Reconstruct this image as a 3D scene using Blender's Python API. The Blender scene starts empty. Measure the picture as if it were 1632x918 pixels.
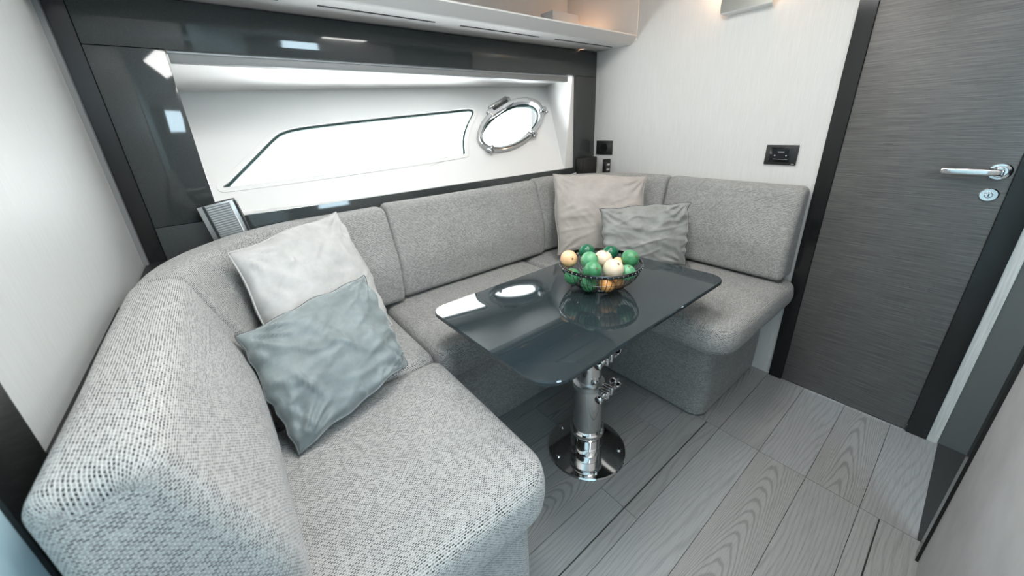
import bpy, bmesh, math, random
from mathutils import Vector, Matrix, noise
random.seed(7)
S = bpy.context.scene
COL = S.collection
PI = math.pi

# ------------------------------------------------------------------ camera
cam_d = bpy.data.cameras.new('camera'); cam = bpy.data.objects.new('camera', cam_d); COL.objects.link(cam)
RT, UP, FW = Vector((.77758, -.62753, -.03962)), Vector((.2504, .25123, .93498)), Vector((.57677, .73695, -.35249))
m = Matrix.Identity(4)
for i in range(3):
    m[i][0], m[i][1], m[i][2] = RT[i], UP[i], -FW[i]
m[2][3] = 1.25
cam.matrix_world = m
cam_d.sensor_width = 36; cam_d.lens = 36*584.95/1632
cam_d.shift_x = -5.86/1632; cam_d.shift_y = -39.7/1632
cam_d.clip_start = .02
cam_d.dof.use_dof = True; cam_d.dof.focus_distance = 1.35; cam_d.dof.aperture_fstop = 3.6
S.camera = cam

# ------------------------------------------------------------------ world, view
w = bpy.data.worlds.new('world'); S.world = w; w.use_nodes = True
wn = w.node_tree.nodes; wl = w.node_tree.links
bg = wn['Background']; bg.inputs['Color'].default_value = (.97, .985, 1, 1); bg.inputs['Strength'].default_value = 13.0
S.view_settings.view_transform = 'Standard'; S.view_settings.look = 'None'
S.view_settings.gamma = 1; S.view_settings.use_curve_mapping = False
S.view_settings.exposure = 0.06

# ------------------------------------------------------------------ unseen area lights added to fill the cabin
def area(name, loc, target, sx, sy, power, color=(1, 1, 1)):
    d = bpy.data.lights.new(name, 'AREA'); d.shape = 'RECTANGLE'; d.size = sx; d.size_y = sy; d.energy = power; d.color = color
    o = bpy.data.objects.new(name, d); COL.objects.link(o); o.location = loc
    o.rotation_euler = (Vector(target)-Vector(loc)).to_track_quat('-Z', 'Y').to_euler()
    return o
area('ceiling_fill', (.32, .60, 1.97), (.2, .7, 0), .45, .45, 14.5, (1, .995, .975))
area('ceiling_fill', (1.15, .70, 1.97), (1.3, .7, 0), .4, .4, 7, (1, .97, .93))
area('ceiling_fill', (.80, .02, 1.97), (.8, .25, 0), .4, .4, 8, (1, .99, .96))
area('cool_aft_fill', (.50, -.95, 1.6), (.6, 1.0, .2), .55, .45, 16, (.66, .87, 1))  # added cool fill behind the camera, inside the closed aft wall

# ------------------------------------------------------------------ materials
def mat(name, col=(.5, .5, .5), rough=.5, metal=0, **kw):
    mt = bpy.data.materials.new(name); mt.use_nodes = True
    b = mt.node_tree.nodes['Principled BSDF']
    b.inputs['Base Color'].default_value = (*col, 1); b.inputs['Roughness'].default_value = rough; b.inputs['Metallic'].default_value = metal
    for k, v in kw.items():
        b.inputs[k].default_value = v
    return mt
def N(mt, typ, **kw):
    n = mt.node_tree.nodes.new(typ)
    for k, v in kw.items(): setattr(n, k, v)
    return n
def L(mt, a, b): mt.node_tree.links.new(a, b)
def B(mt): return mt.node_tree.nodes['Principled BSDF']
def coords(mt, kind='Object', scale=(1, 1, 1)):
    t = N(mt, 'ShaderNodeTexCoord'); mp = N(mt, 'ShaderNodeMapping'); mp.inputs['Scale'].default_value = scale
    L(mt, t.outputs[kind], mp.inputs['Vector']); return mp.outputs[0]
def ramp(mt, fac, stops):
    r = N(mt, 'ShaderNodeValToRGB'); e = r.color_ramp.elements
    while len(e) < len(stops): e.new(.5)
    for i, (p, c) in enumerate(stops):
        e[i].position = p; e[i].color = (*c, 1) if len(c) == 3 else c
    L(mt, fac, r.inputs[0]); return r.outputs[0]
def noise_tex(mt, vec, scale, detail=3, rough=.5, dist=0):
    n = N(mt, 'ShaderNodeTexNoise'); n.inputs['Scale'].default_value = scale; n.inputs['Detail'].default_value = detail
    n.inputs['Roughness'].default_value = rough; n.inputs['Distortion'].default_value = dist
    L(mt, vec, n.inputs['Vector']); return n.outputs['Fac']
def bump(mt, h, strength=.3, dist=.001):
    b = N(mt, 'ShaderNodeBump'); b.inputs['Strength'].default_value = strength; b.inputs['Distance'].default_value = dist
    L(mt, h, b.inputs['Height']); L(mt, b.outputs[0], B(mt).inputs['Normal'])
def mix(mt, a, b, fac, mode='MIX'):
    n = N(mt, 'ShaderNodeMix', data_type='RGBA', blend_type=mode)
    if hasattr(fac, 'node'): L(mt, fac, n.inputs[0])
    else: n.inputs[0].default_value = fac
    for s, v in ((6, a), (7, b)):
        if hasattr(v, 'node'): L(mt, v, n.inputs[s])
        else: n.inputs[s].default_value = (*v, 1)
    return n.outputs[2]

def weave(name, light, dark, mid, dens=.5):
    """open basket weave: light yarn bars over short dark gaps, staggered from row to row"""
    mt = mat(name, light, .9)
    uv = coords(mt, 'UV')
    warp = N(mt, 'ShaderNodeTexNoise'); warp.inputs['Scale'].default_value = 90; L(mt, uv, warp.inputs['Vector'])
    off = N(mt, 'ShaderNodeVectorMath', operation='MULTIPLY_ADD'); off.inputs[1].default_value = (.0018, .0018, 0)
    L(mt, warp.outputs['Color'], off.inputs[0]); L(mt, uv, off.inputs[2])
    br = N(mt, 'ShaderNodeTexBrick'); L(mt, off.outputs[0], br.inputs['Vector'])
    br.inputs['Scale'].default_value = 1; br.inputs['Brick Width'].default_value = .0066; br.inputs['Row Height'].default_value = .0035
    br.inputs['Mortar Size'].default_value = .00098; br.inputs['Mortar Smooth'].default_value = .5
    br.inputs['Color1'].default_value = (0, 0, 0, 1); br.inputs['Color2'].default_value = (1, 1, 1, 1); br.inputs['Mortar'].default_value = (1, 1, 1, 1)
    br.inputs['Bias'].default_value = 0; br.offset = .5
    n = noise_tex(mt, uv, 260, 2)
    gap = ramp(mt, br.outputs['Color'], [(0, dark), (dens-.06, dark), (dens+.06, mid), (1, tuple(.6*a+.4*b for a, b in zip(mid, light)))])
    yarn = mix(mt, gap, light, br.outputs['Fac'])
    sh = ramp(mt, n, [(.25, (.72, .72, .72)), (.7, (1.08, 1.08, 1.08))])
    big = ramp(mt, noise_tex(mt, uv, 9, 2), [(.3, (.94, .94, .94)), (.7, (1.04, 1.04, 1.04))])
    c = mix(mt, mix(mt, yarn, sh, 1, 'MULTIPLY'), big, 1, 'MULTIPLY')
    L(mt, c, B(mt).inputs['Base Color'])
    mx = N(mt, 'ShaderNodeMath', operation='MULTIPLY_ADD'); mx.inputs[1].default_value = .5; L(mt, n, mx.inputs[0]); L(mt, br.outputs['Fac'], mx.inputs[2])
    bump(mt, mx.outputs[0], .55, .0012)
    B(mt).inputs['Sheen Weight'].default_value = .15
    return mt
M_fabric = weave('woven_fabric', (.475, .47, .452), (.010, .010, .010), (.15, .15, .146), .47)
M_base = weave('woven_fabric_base', (.50, .495, .48), (.010, .010, .010), (.14, .14, .137), .5)

def linen(name, col, rough=.85, vel=False):
    mt = mat(name, col, rough); uv = coords(mt, 'UV')
    n = noise_tex(mt, uv, 700, 2); n2 = noise_tex(mt, uv, 14, 4, .6)
    dk = tuple(c*.86 for c in col); lt = tuple(min(1, c*1.1) for c in col)
    if vel: dk = tuple(c*.78 for c in col); lt = tuple(min(1, c*1.22) for c in col)
    c = ramp(mt, n2, [(.3, dk), (.72, lt)])
    L(mt, c, B(mt).inputs['Base Color'])
    B(mt).inputs['Sheen Weight'].default_value = .6 if vel else .2
    B(mt).inputs['Sheen Roughness'].default_value = .35
    h = N(mt, 'ShaderNodeMath', operation='MULTIPLY_ADD'); h.inputs[1].default_value = .3; L(mt, n, h.inputs[0]); L(mt, noise_tex(mt, uv, 45, 4, .6), h.inputs[2])
    bump(mt, h.outputs[0], .35, .004 if vel else .002)
    return mt
M_cream = linen('cream_linen', (.42, .385, .355))
M_cream_l = linen('cream_linen_left', (.46, .455, .445))
M_velvet_b = linen('blue_grey_velvet', (.185, .215, .218), .6, True)
M_velvet_g = linen('silver_grey_velvet', (.27, .275, .262), .6, True)

M_wall = mat('wall_vinyl', (.66, .655, .635), .62)
v = coords(M_wall, 'Object', (60, 60, 1.6)); n = noise_tex(M_wall, v, 6, 5, .6)
L(M_wall, ramp(M_wall, n, [(.3, (.585, .575, .555)), (.7, (.645, .635, .612))]), B(M_wall).inputs['Base Color']); bump(M_wall, n, .25, .002)
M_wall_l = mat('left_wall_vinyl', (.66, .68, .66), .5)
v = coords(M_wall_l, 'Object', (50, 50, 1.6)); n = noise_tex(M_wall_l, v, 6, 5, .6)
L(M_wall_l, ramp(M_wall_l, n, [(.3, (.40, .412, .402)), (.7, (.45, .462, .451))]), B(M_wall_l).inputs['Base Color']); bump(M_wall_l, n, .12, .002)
M_white = mat('white_gelcoat', (.72, .713, .70), .4)
M_shelf = mat('shelf_lacquer', (.50, .497, .49), .4)
M_ceil = mat('ceiling_liner', (.62, .62, .62), .8)
M_dim = mat('aft_wall_liner', (.30, .32, .33), .7)
M_gloss = mat('dark_grey_gloss_lacquer', (.038, .043, .043), .06, IOR=1.5)
n = noise_tex(M_gloss, coords(M_gloss, 'Object'), 900, 1)
L(M_gloss, ramp(M_gloss, n, [(.4, (.034, .039, .039)), (.62, (.046, .051, .05))]), B(M_gloss).inputs['Base Color'])
M_black = mat('black_gloss_trim', (.010, .011, .011), .14)
M_blackm = mat('black_satin', (.012, .012, .012), .45)
M_rubber = mat('dark_green_seal', (.02, .05, .048), .4)
M_chrome = mat('polished_steel', (.72, .72, .72), .06, 1)
M_port = mat('portlight_steel', (.42, .42, .42), .08, 1)
M_bowl = mat('dark_nickel_wire', (.22, .22, .22), .12, 1)
M_table = mat('smoked_glass', (.018, .027, .031), .035, IOR=1.52)
M_edge = mat('glass_edge', (.25, .28, .28), .2)
M_blue = mat('blue_grey_panel', (.42, .58, .64), .6)
M_grey = mat('grey_near_panel', (.45, .455, .455), .5)
n = noise_tex(M_grey, coords(M_grey, 'Object'), 9, 5, .6)
L(M_grey, ramp(M_grey, n, [(.3, (.40, .405, .405)), (.7, (.49, .495, .495))]), B(M_grey).inputs['Base Color'])
M_darkfloor = mat('dark_floor', (.035, .036, .035), .35)
M_silver = mat('brushed_silver', (.55, .56, .56), .3, .8)
M_mirror = mat('mirror_plate', (.80, .80, .74), .30, 1)
M_glass = mat('clear_glass', (.95, 1, 1), 0); B(M_glass).inputs['Transmission Weight'].default_value = 1; B(M_glass).inputs['IOR'].default_value = 1.02
M_text = mat('pale_print', (.65, .65, .65), .5)
M_warm = mat('warm_led', (1, .8, .6), .5); B(M_warm).inputs['Emission Color'].default_value = (1, .62, .36, 1); B(M_warm).inputs['Emission Strength'].default_value = 6

def door_wood():
    mt = mat('smoked_wood_veneer', (.06, .058, .055), .38)
    v = coords(mt, 'Object', (1, 2.2, 90)); n = noise_tex(mt, v, 3.2, 6, .62, .25)
    v2 = coords(mt, 'Object', (1, 9, 420)); n2 = noise_tex(mt, v2, 2, 3, .6)
    a = ramp(mt, n, [(.28, (.052, .051, .050)), (.52, (.098, .095, .091)), (.75, (.15, .147, .141))])
    b = ramp(mt, n2, [(.32, (.25, .25, .25)), (.42, (1, 1, 1))])
    L(mt, mix(mt, a, b, .7, 'MULTIPLY'), B(mt).inputs['Base Color']); bump(mt, n2, .3, .001)
    return mt
M_door = door_wood()
M_palewood = mat('pale_wood_strip', (.5, .5, .48), .5)
n = noise_tex(M_palewood, coords(M_palewood, 'Object', (40, 40, 1.5)), 5, 4)
L(M_palewood, ramp(M_palewood, n, [(.3, (.40, .40, .385)), (.7, (.56, .56, .54))]), B(M_palewood).inputs['Base Color'])

def plank_mat(name, tone, seed, cathedral):
    mt = mat(name, tone, .42)
    t = N(mt, 'ShaderNodeTexCoord')
    mp = N(mt, 'ShaderNodeMapping'); mp.inputs['Location'].default_value = (seed*3.1, seed*1.7, 0); mp.inputs['Scale'].default_value = (1, 1, 1)
    L(mt, t.outputs['Object'], mp.inputs[0])
    sx = N(mt, 'ShaderNodeSeparateXYZ'); L(mt, t.outputs['Object'], sx.inputs[0])
    def mth(op, a, b=None, c=None):
        n = N(mt, 'ShaderNodeMath', operation=op)
        for q, v_ in zip(n.inputs, (a, b, c)):
            if v_ is None: continue
            if hasattr(v_, 'node'): L(mt, v_, q)
            else: q.default_value = v_
        return n.outputs[0]
    # growth rings: nested arches on the figured boards, long lines on the others
    yl = mth('SUBTRACT', mth('FRACT', mth('DIVIDE', mth('ADD', sx.outputs['Y'], .0225+.1525*8), .1525)), .47)
    st = N(mt, 'ShaderNodeMapping'); st.inputs['Scale'].default_value = (3, 16, 1); L(mt, mp.outputs[0], st.inputs[0])
    wob = noise_tex(mt, st.outputs[0], 1, 3, .5)
    st2 = N(mt, 'ShaderNodeMapping'); st2.inputs['Scale'].default_value = (1.1, 5, 1); L(mt, mp.outputs[0], st2.inputs[0])
    wob2 = noise_tex(mt, st2.outputs[0], 1, 1, .4)
    if cathedral: wv = mth('ADD', mth('MULTIPLY', mth('MULTIPLY', yl, yl), 4.2), mth('MULTIPLY', sx.outputs['X'], 1.25))
    else: wv = mth('ADD', mth('MULTIPLY', yl, 1.1), mth('MULTIPLY', sx.outputs['X'], .10))
    wv = mth('ADD', wv, mth('ADD', mth('MULTIPLY', wob, .22), mth('MULTIPLY', wob2, 1.3 if cathedral else 1.5)))
    sn = mth('SINE', mth('MULTIPLY', wv, 62))
    f1 = ramp(mt, mth('MULTIPLY_ADD', sn, .5, .5), [(0, (.70, .70, .70)), (.40, (1, 1, 1))] if cathedral else [(0, (.85, .85, .85)), (.4, (1, 1, 1))])
    # fine pores along the plank
    sp = N(mt, 'ShaderNodeMapping'); sp.inputs['Scale'].default_value = (9, 380, 1); L(mt, mp.outputs[0], sp.inputs[0])
    n2 = noise_tex(mt, sp.outputs[0], 1, 4, .65)
    f2 = ramp(mt, n2, [(.3, (.74, .74, .74)), (.52, (1.04, 1.04, 1.04))])
    c = mix(mt, tone, mix(mt, f1, f2, 1, 'MULTIPLY'), 1, 'MULTIPLY')
    L(mt, c, B(mt).inputs['Base Color']); bump(mt, n2, .25, .0006)
    return mt
PL = [plank_mat('oak_plank_grey', (.295, .30, .296), 1, 0), plank_mat('oak_plank_cool', (.295, .305, .306), 2, 0),
      plank_mat('oak_plank_figured', (.295, .297, .291), 3, 1), plank_mat('oak_plank_mid', (.285, .29, .287), 4, 0)]

# ------------------------------------------------------------------ object helpers
def obj(name, me, material=None, parent=None, smooth=False, loc=None):
    if isinstance(me, bmesh.types.BMesh):
        bm = me; me = bpy.data.meshes.new(name); bm.to_mesh(me); bm.free()
    if material and not me.materials: me.materials.append(material)
    if smooth:
        for p in me.polygons: p.use_smooth = True
    o = bpy.data.objects.new(name, me); COL.objects.link(o)
    if parent: o.parent = parent
    if loc: o.location = loc
    return o
def thing(name, label, cat, loc=(0, 0, 0), group=None, rot=None):
    o = bpy.data.objects.new(name, None); COL.objects.link(o); o.location = loc; o.empty_display_size = .05
    if rot: o.rotation_euler = rot
    o['label'] = label; o['category'] = cat
    if group: o['group'] = group
    return o
def tag(o, label, cat, group=None):
    o['label'] = label; o['category'] = cat
    if group: o['group'] = group
    return o
def struct(o, label=None, cat=None):
    o['kind'] = 'structure'
    if label: o['label'] = label
    if cat: o['category'] = cat
    return o
def sharp(o, ang=40):
    for p in o.data.polygons: p.use_smooth = True
    o.data.set_sharp_from_angle(angle=math.radians(ang))
    return o
def box_bm(x0, x1, y0, y1, z0, z1, bev=0, seg=2):
    bm = bmesh.new(); bmesh.ops.create_cube(bm, size=1)
    for v in bm.verts: v.co = Vector(((x0+x1)/2+v.co.x*(x1-x0), (y0+y1)/2+v.co.y*(y1-y0), (z0+z1)/2+v.co.z*(z1-z0)))
    if bev: bmesh.ops.bevel(bm, geom=bm.edges[:], offset=bev, segments=seg, profile=.5, affect='EDGES')
    return bm
def box(name, x0, x1, y0, y1, z0, z1, material, parent=None, bev=0, seg=2):
    o = obj(name, box_bm(x0, x1, y0, y1, z0, z1, bev, seg), material, parent)
    return sharp(o) if bev else o
def quad_prism(name, pts, thick, material, parent=None):
    """a slab: the polygon pts, thickened by the vector thick"""
    bm = bmesh.new(); t = Vector(thick)
    a = [bm.verts.new(Vector(p)) for p in pts]; b = [bm.verts.new(Vector(p)+t) for p in pts]
    bm.faces.new(a); bm.faces.new(b[::-1]); n = len(pts)
    for i in range(n): bm.faces.new((a[i], b[i], b[(i+1) % n], a[(i+1) % n]))
    bmesh.ops.recalc_face_normals(bm, faces=bm.faces)
    return obj(name, bm, material, parent)
def lathe_bm(prof, n=48, cap=True, bm=None, mtx=None):
    bm = bm or bmesh.new(); rings = []
    for r, z in prof:
        ring = []
        for k in range(n):
            a = 2*PI*k/n; p = Vector((r*math.cos(a), r*math.sin(a), z))
            ring.append(bm.verts.new(mtx @ p if mtx else p))
        rings.append(ring)
    for a, b in zip(rings, rings[1:]):
        for k in range(n): bm.faces.new((a[k], a[(k+1) % n], b[(k+1) % n], b[k]))
    if cap: bm.faces.new(rings[0][::-1]); bm.faces.new(rings[-1])
    return bm
def lathe(name, prof, material, parent=None, n=48, cap=True, loc=None, mtx=None):
    return sharp(obj(name, lathe_bm(prof, n, cap, None, mtx), material, parent, loc=loc), 35)
def tube_bm(pts, r, n=8, closed=False, bm=None):
    bm = bm or bmesh.new(); pts = [Vector(p) for p in pts]; N_ = len(pts); rings = []
    prev = None
    for i, p in enumerate(pts):
        a = pts[(i-1) % N_] if (closed or i > 0) else p; b = pts[(i+1) % N_] if (closed or i < N_-1) else p
        t = (b-a).normalized()
        if prev is None: u = t.orthogonal().normalized()
        else: u = (prev-t*prev.dot(t)).normalized()
        prev = u; v_ = t.cross(u)
        rr = r[i] if isinstance(r, (list, tuple)) else r
        rings.append([bm.verts.new(p+(u*math.cos(2*PI*k/n)+v_*math.sin(2*PI*k/n))*rr) for k in range(n)])
    rng = range(N_) if closed else range(N_-1)
    for i in rng:
        a, b = rings[i], rings[(i+1) % N_]
        # align closing ring
        sh = 0
        if closed and i == N_-1:
            sh = min(range(n), key=lambda s: (a[0].co-b[s].co).length)
        for k in range(n): bm.faces.new((a[k], a[(k+1) % n], b[(k+1+sh) % n], b[(k+sh) % n]))
    if not closed: bm.faces.new(rings[0][::-1]); bm.faces.new(rings[-1])
    return bm
def tube(name, pts, r, material, parent=None, n=8, closed=False):
    return obj(name, tube_bm(pts, r, n, closed), material, parent, True)
def arc_outline(corners):
    """corners: (x, y, r) counter-clockwise; returns a rounded outline"""
    out = []; n = len(corners)
    for i, (x, y, r) in enumerate(corners):
        p = Vector((x, y)); a = Vector(corners[i-1][:2]); b = Vector(corners[(i+1) % n][:2])
        d1 = (a-p).normalized(); d2 = (b-p).normalized(); half = math.acos(max(-1, min(1, d1.dot(d2))))/2
        if r <= 0: out.append(p); continue
        tl = r/math.tan(half); c = p+(d1+d2).normalized()*(r/math.sin(half))
        s = p+d1*tl; e = p+d2*tl
        a0 = math.atan2(s.y-c.y, s.x-c.x); a1 = math.atan2(e.y-c.y, e.x-c.x)
        while a1-a0 > PI: a1 -= 2*PI
        while a1-a0 < -PI: a1 += 2*PI
        k = 8
        for j in range(k+1):
            t = a0+(a1-a0)*j/k; out.append(Vector((c.x+r*math.cos(t), c.y+r*math.sin(t))))
    return out
def resample(out, step):
    res = []; n = len(out)
    for i in range(n):
        a, b = out[i], out[(i+1) % n]; k = max(1, int((b-a).length/step))
        for j in range(k): res.append(a.lerp(b, j/k))
    return res
def inset(out, d):
    n = len(out); res = []
    for i in range(n):
        t = (out[(i+1) % n]-out[i-1]).normalized(); res.append(out[i]+Vector((-t.y, t.x))*d)
    return res
def box_uv(o):
    me = o.data; uv = me.uv_layers.new(name='UVMap')
    for p in me.polygons:
        nx, ny, nz = (abs(c) for c in p.normal)
        for li in p.loop_indices:
            c = me.vertices[me.loops[li].vertex_index].co
            if nz >= nx and nz >= ny: q = (c.x, c.y)
            elif nx >= ny: q = (c.y, c.z)
            else: q = (c.x, c.z)
            uv.data[li].uv = q
def slab(name, corners, z0, z1, r, material, parent=None, crown=.008, wob=.002, step=.04):
    base = resample(arc_outline(corners), step); K = 6; rings = []
    def ring(ins, z): rings.append([(p.x, p.y, z) for p in inset(base, ins)])
    for j in range(K+1):
        t = j/K*PI/2; ring(r*(1-math.sin(t)), z0+r*(1-math.cos(t)))
    h = z1-r-(z0+r)
    for j in range(1, 3): ring(-.003*math.sin(PI*j/3), z0+r+h*j/3)
    for j in range(K+1):
        t = j/K*PI/2; ring(r*(1-math.cos(t)), z1-r+r*math.sin(t))
    cx = sum(p.x for p in base)/len(base); cy = sum(p.y for p in base)/len(base)
    last = rings[-1]
    for j in range(1, 8):
        f = j/8; rings.append([(x+(cx-x)*f, y+(cy-y)*f, z1+crown*math.sin(f*PI/2)) for x, y, _ in last])
    bm = bmesh.new(); V = []
    for rg in rings:
        V.append([bm.verts.new(Vector(p)) for p in rg])
    n = len(base)
    for a, b in zip(V, V[1:]):
        for k in range(n): bm.faces.new((a[k], a[(k+1) % n], b[(k+1) % n], b[k]))
    c = bm.verts.new((cx, cy, z1+crown))
    for k in range(n): bm.faces.new((V[-1][k], V[-1][(k+1) % n], c))
    bm.faces.new(V[0][::-1])
    for v_ in bm.verts:
        q = v_.co; d = noise.noise(q*6)*wob
        if q.z > z0+.01: q.z += d
    bmesh.ops.recalc_face_normals(bm, faces=bm.faces)
    o = obj(name, bm, material, parent, True); box_uv(o); return o

def rounded_profile(pts, r, k=7):
    o = arc_outline([(x, y, rr) for (x, y), rr in zip(pts, r)]); return resample(o, .035)
def sweep(name, path, prof, er, material, parent=None, wob=.003):
    """path: list of (x, y, nx, ny) along the wall; prof: closed list of Vector(d, z), d measured along n. rounded ends"""
    # arc length
    P = [Vector(p[:2]) for p in path]; NN = [Vector(p[2:]) for p in path]
    S_ = [0]
    for a, b in zip(P, P[1:]): S_.append(S_[-1]+(b-a).length)
    Lg = S_[-1]
    def at(s):
        s = max(0, min(Lg, s))
        for i in range(len(P)-1):
            if s <= S_[i+1]+1e-9:
                t = (s-S_[i])/max(1e-9, S_[i+1]-S_[i]); return P[i].lerp(P[i+1], t), NN[i].lerp(NN[i+1], t).normalized()
    stations = []
    K = 6
    for j in range(K): t = j/K*PI/2; stations.append((er*(1-math.sin(t)) if 0 else er*(1-math.cos(PI/2-t)), er*(1-math.sin(PI/2-t))))
    stations = [(er*(1-math.cos(t)), er*(1-math.sin(t))) for t in [j/K*PI/2 for j in range(K)]]  # (s, inset)
    seq = [(s, i) for s, i in stations]
    nm = max(4, int(Lg/.03))
    seq += [(er+(Lg-2*er)*j/nm, 0) for j in range(nm+1)]
    seq += [(Lg-s, i) for s, i in reversed(stations)]
    bm = bmesh.new(); V = []; UVs = []
    orient = sum(a.x*b.y-b.x*a.y for a, b in zip(prof, prof[1:]+prof[:1]))
    sg = 1 if orient > 0 else -1
    for s, i in seq:
        c, nn = at(s); q = inset(prof, i*sg)
        V.append([bm.verts.new((c.x+nn.x*p.x, c.y+nn.y*p.x, p.y)) for p in q])
    n = len(prof)
    for a, b in zip(V, V[1:]):
        for k in range(n): bm.faces.new((a[k], a[(k+1) % n], b[(k+1) % n], b[k]))
    for Rg in (V[0], V[-1]):
        m_ = sum((v_.co for v_ in Rg), Vector())/n; c = bm.verts.new(m_)
        for k in range(n): bm.faces.new((Rg[k], Rg[(k+1) % n], c))
    for v_ in bm.verts:
        d = noise.noise(v_.co*5)*wob; v_.co += Vector((d, d, d*.6)) if v_.co.z > .56 else Vector()
    bmesh.ops.recalc_face_normals(bm, faces=bm.faces)
    o = obj(name, bm, material, parent, True)
    # uv runs along the cushion and up its profile, so the weave turns the corner with the fabric
    me = o.data; uv = me.uv_layers.new(name='UVMap'); pc_ = [0]
    for k in range(n): pc_.append(pc_[-1]+(prof[(k+1) % n]-prof[k]).length)
    for p in me.polygons:
        vs = [me.loops[l].vertex_index for l in p.loop_indices]
        if all(v_ < n*len(seq) for v_ in vs):
            ks = [v_ % n for v_ in vs]; wrap = max(ks)-min(ks) > 1
            for l, v_, k in zip(p.loop_indices, vs, ks):
                uv.data[l].uv = (seq[v_//n][0]+(seq[v_//n][1] if v_//n > len(seq)//2 else -seq[v_//n][1]), pc_[n] if (wrap and k == 0) else pc_[k])
        else:
            for l, v_ in zip(p.loop_indices, vs):
                c = me.vertices[v_].co; uv.data[l].uv = (c.x, c.z) if abs(p.normal.y) > abs(p.normal.x) else (c.y, c.z)
    return o

XL, XR, YB, CZ = -.25, 1.966, 1.638, 2.02

# ------------------------------------------------------------------ room shell
fl = struct(box('floor', XL-.05, XR+.05, -1.7, YB+.05, -.05, -.004, M_darkfloor))
rows = [(-.625+.1525*i) for i in range(13)]
ys = [-.936, -.784, -.631, -.479, -.327, -.1745, -.0225, .1275, .2815, .4340, .5850, .7400, .8925, 1.045, 1.19]
g = .0008
ends = {0: [.2, 1.2], 1: [.6], 2: [-.1, 1.0], 3: [.4], 4: [.3, 1.2], 5: [1.406], 6: [1.406], 7: [1.406], 8: [1.406], 9: [.81, 1.406], 10: [1.21], 11: [.5, 1.35], 12: [.9], 13: [.3]}
def plank(x0, x1, y0, y1, mi, dz=0):
    bm = box_bm(x0+g, x1-g, y0+g, y1-g, -.02, 0+dz)
    for v_ in bm.verts: pass
    return obj('plank', bm, PL[mi], fl)
pi_ = 0
for i in range(len(ys)-1):
    xs = [XL]+ends.get(i, [])+[XR]
    for a, b in zip(xs, xs[1:]):
        y0, y1 = ys[i], ys[i+1]
        if i <= 4: b = min(b, 1.338)                       # the side passage floor is a separate, darker piece
        if b <= a: continue
        mi = (pi_*3+i) % 4; pi_ += 1
        if i == 5:                                          # the hatch cut runs lengthwise through this board
            if a < 1.3: plank(a, b, y0, -.0735, mi); plank(a, b, -.0710, y1, mi)
            else: plank(a, b, -.158, y1, mi)
        elif i == 9:
            if a < 1.3: plank(a, b, y0, .4845, mi); plank(a, b, .4875, y1, (mi+1) % 4)
            else: plank(a, b, y0, y1, mi)
        else: plank(a, b, y0, y1, mi)
struct(box('floor', 1.30, XR+.6, -.75, -.158, -.05, -.001, M_darkfloor))

struct(box('ceiling', XL-.05, XR+.05, -1.7, 1.95, CZ, CZ+.03, M_ceil))
# left wall
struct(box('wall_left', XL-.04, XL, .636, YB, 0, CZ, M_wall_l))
struct(box('trim_1', XL-.04, XL+.003, .532, .636, 0, CZ, M_black))
struct(box('wall_left', XL-.04, XL-.001, -1.7, .532, 0, CZ, M_blue))
struct(box('gap_shade_strip', XL, XL+.004, .64, 1.17, .50, .893, M_blackm))  # black strip stands in for the shadow gap behind the backrest
struct(box('trim_3', XL, XL+.012, YB-.03, YB, .5, CZ, mat('grey_corner_strip', (.16, .162, .16), .5)))
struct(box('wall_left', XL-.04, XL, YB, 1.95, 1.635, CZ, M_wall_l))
# right wall with the door opening
struct(box('wall_right', XR, XR+.04, .432, YB+.03, 0, 1.66, M_wall))
struct(box('wall_right', XR, XR+.04, .432, 2.25, 1.66, CZ, M_wall))
struct(box('wall_right', XR, XR+.04, -.066, .432, 1.86, CZ, M_wall))
struct(box('trim_4', XR-.010, XR+.03, .378, .432, 0, 1.86, M_black))
struct(box('trim_5', XR-.010, XR+.03, -.126, -.066, 0, 1.86, M_black))
struct(box('trim_6', XR-.006, XR+.03, -.155, -.126, 0, CZ, M_palewood))
struct(box('wall_right', XR, XR+.04, -.75, -.155, 0, CZ, mat('passage_wall_shade', (.09, .094, .09), .5)))  # shadow in the passage is put into this dark wall colour
struct(box('wall_right', XR+.045, XR+.06, -.8, 2.3, 0, CZ, M_blackm))  # unseen plate added behind wall and door to stop light leaks
struct(box('wall_front', XL-.05, XR+.05, -1.74, -1.70, 0, CZ, M_dim))
struct(box('wall_front', 1.30, XR+.05, -.79, -.75, 0, CZ, M_dim))
# near partition with its black post
struct(box('trim_7', 1.322, 1.366, -.205, -.161, 0, CZ, M_black))
struct(box('wall_near', .55, 1.322, -.205, -.168, 0, CZ, M_grey))
# outboard wall below and above the glossy frame
struct(box('wall_backing', XL-.04, XR+.04, YB+.002, YB+.04, 0, .60, M_blackm))
struct(box('trim_8', XL+.012, XL+.054, YB-.010, YB+.03, .6, CZ, M_black))

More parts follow.
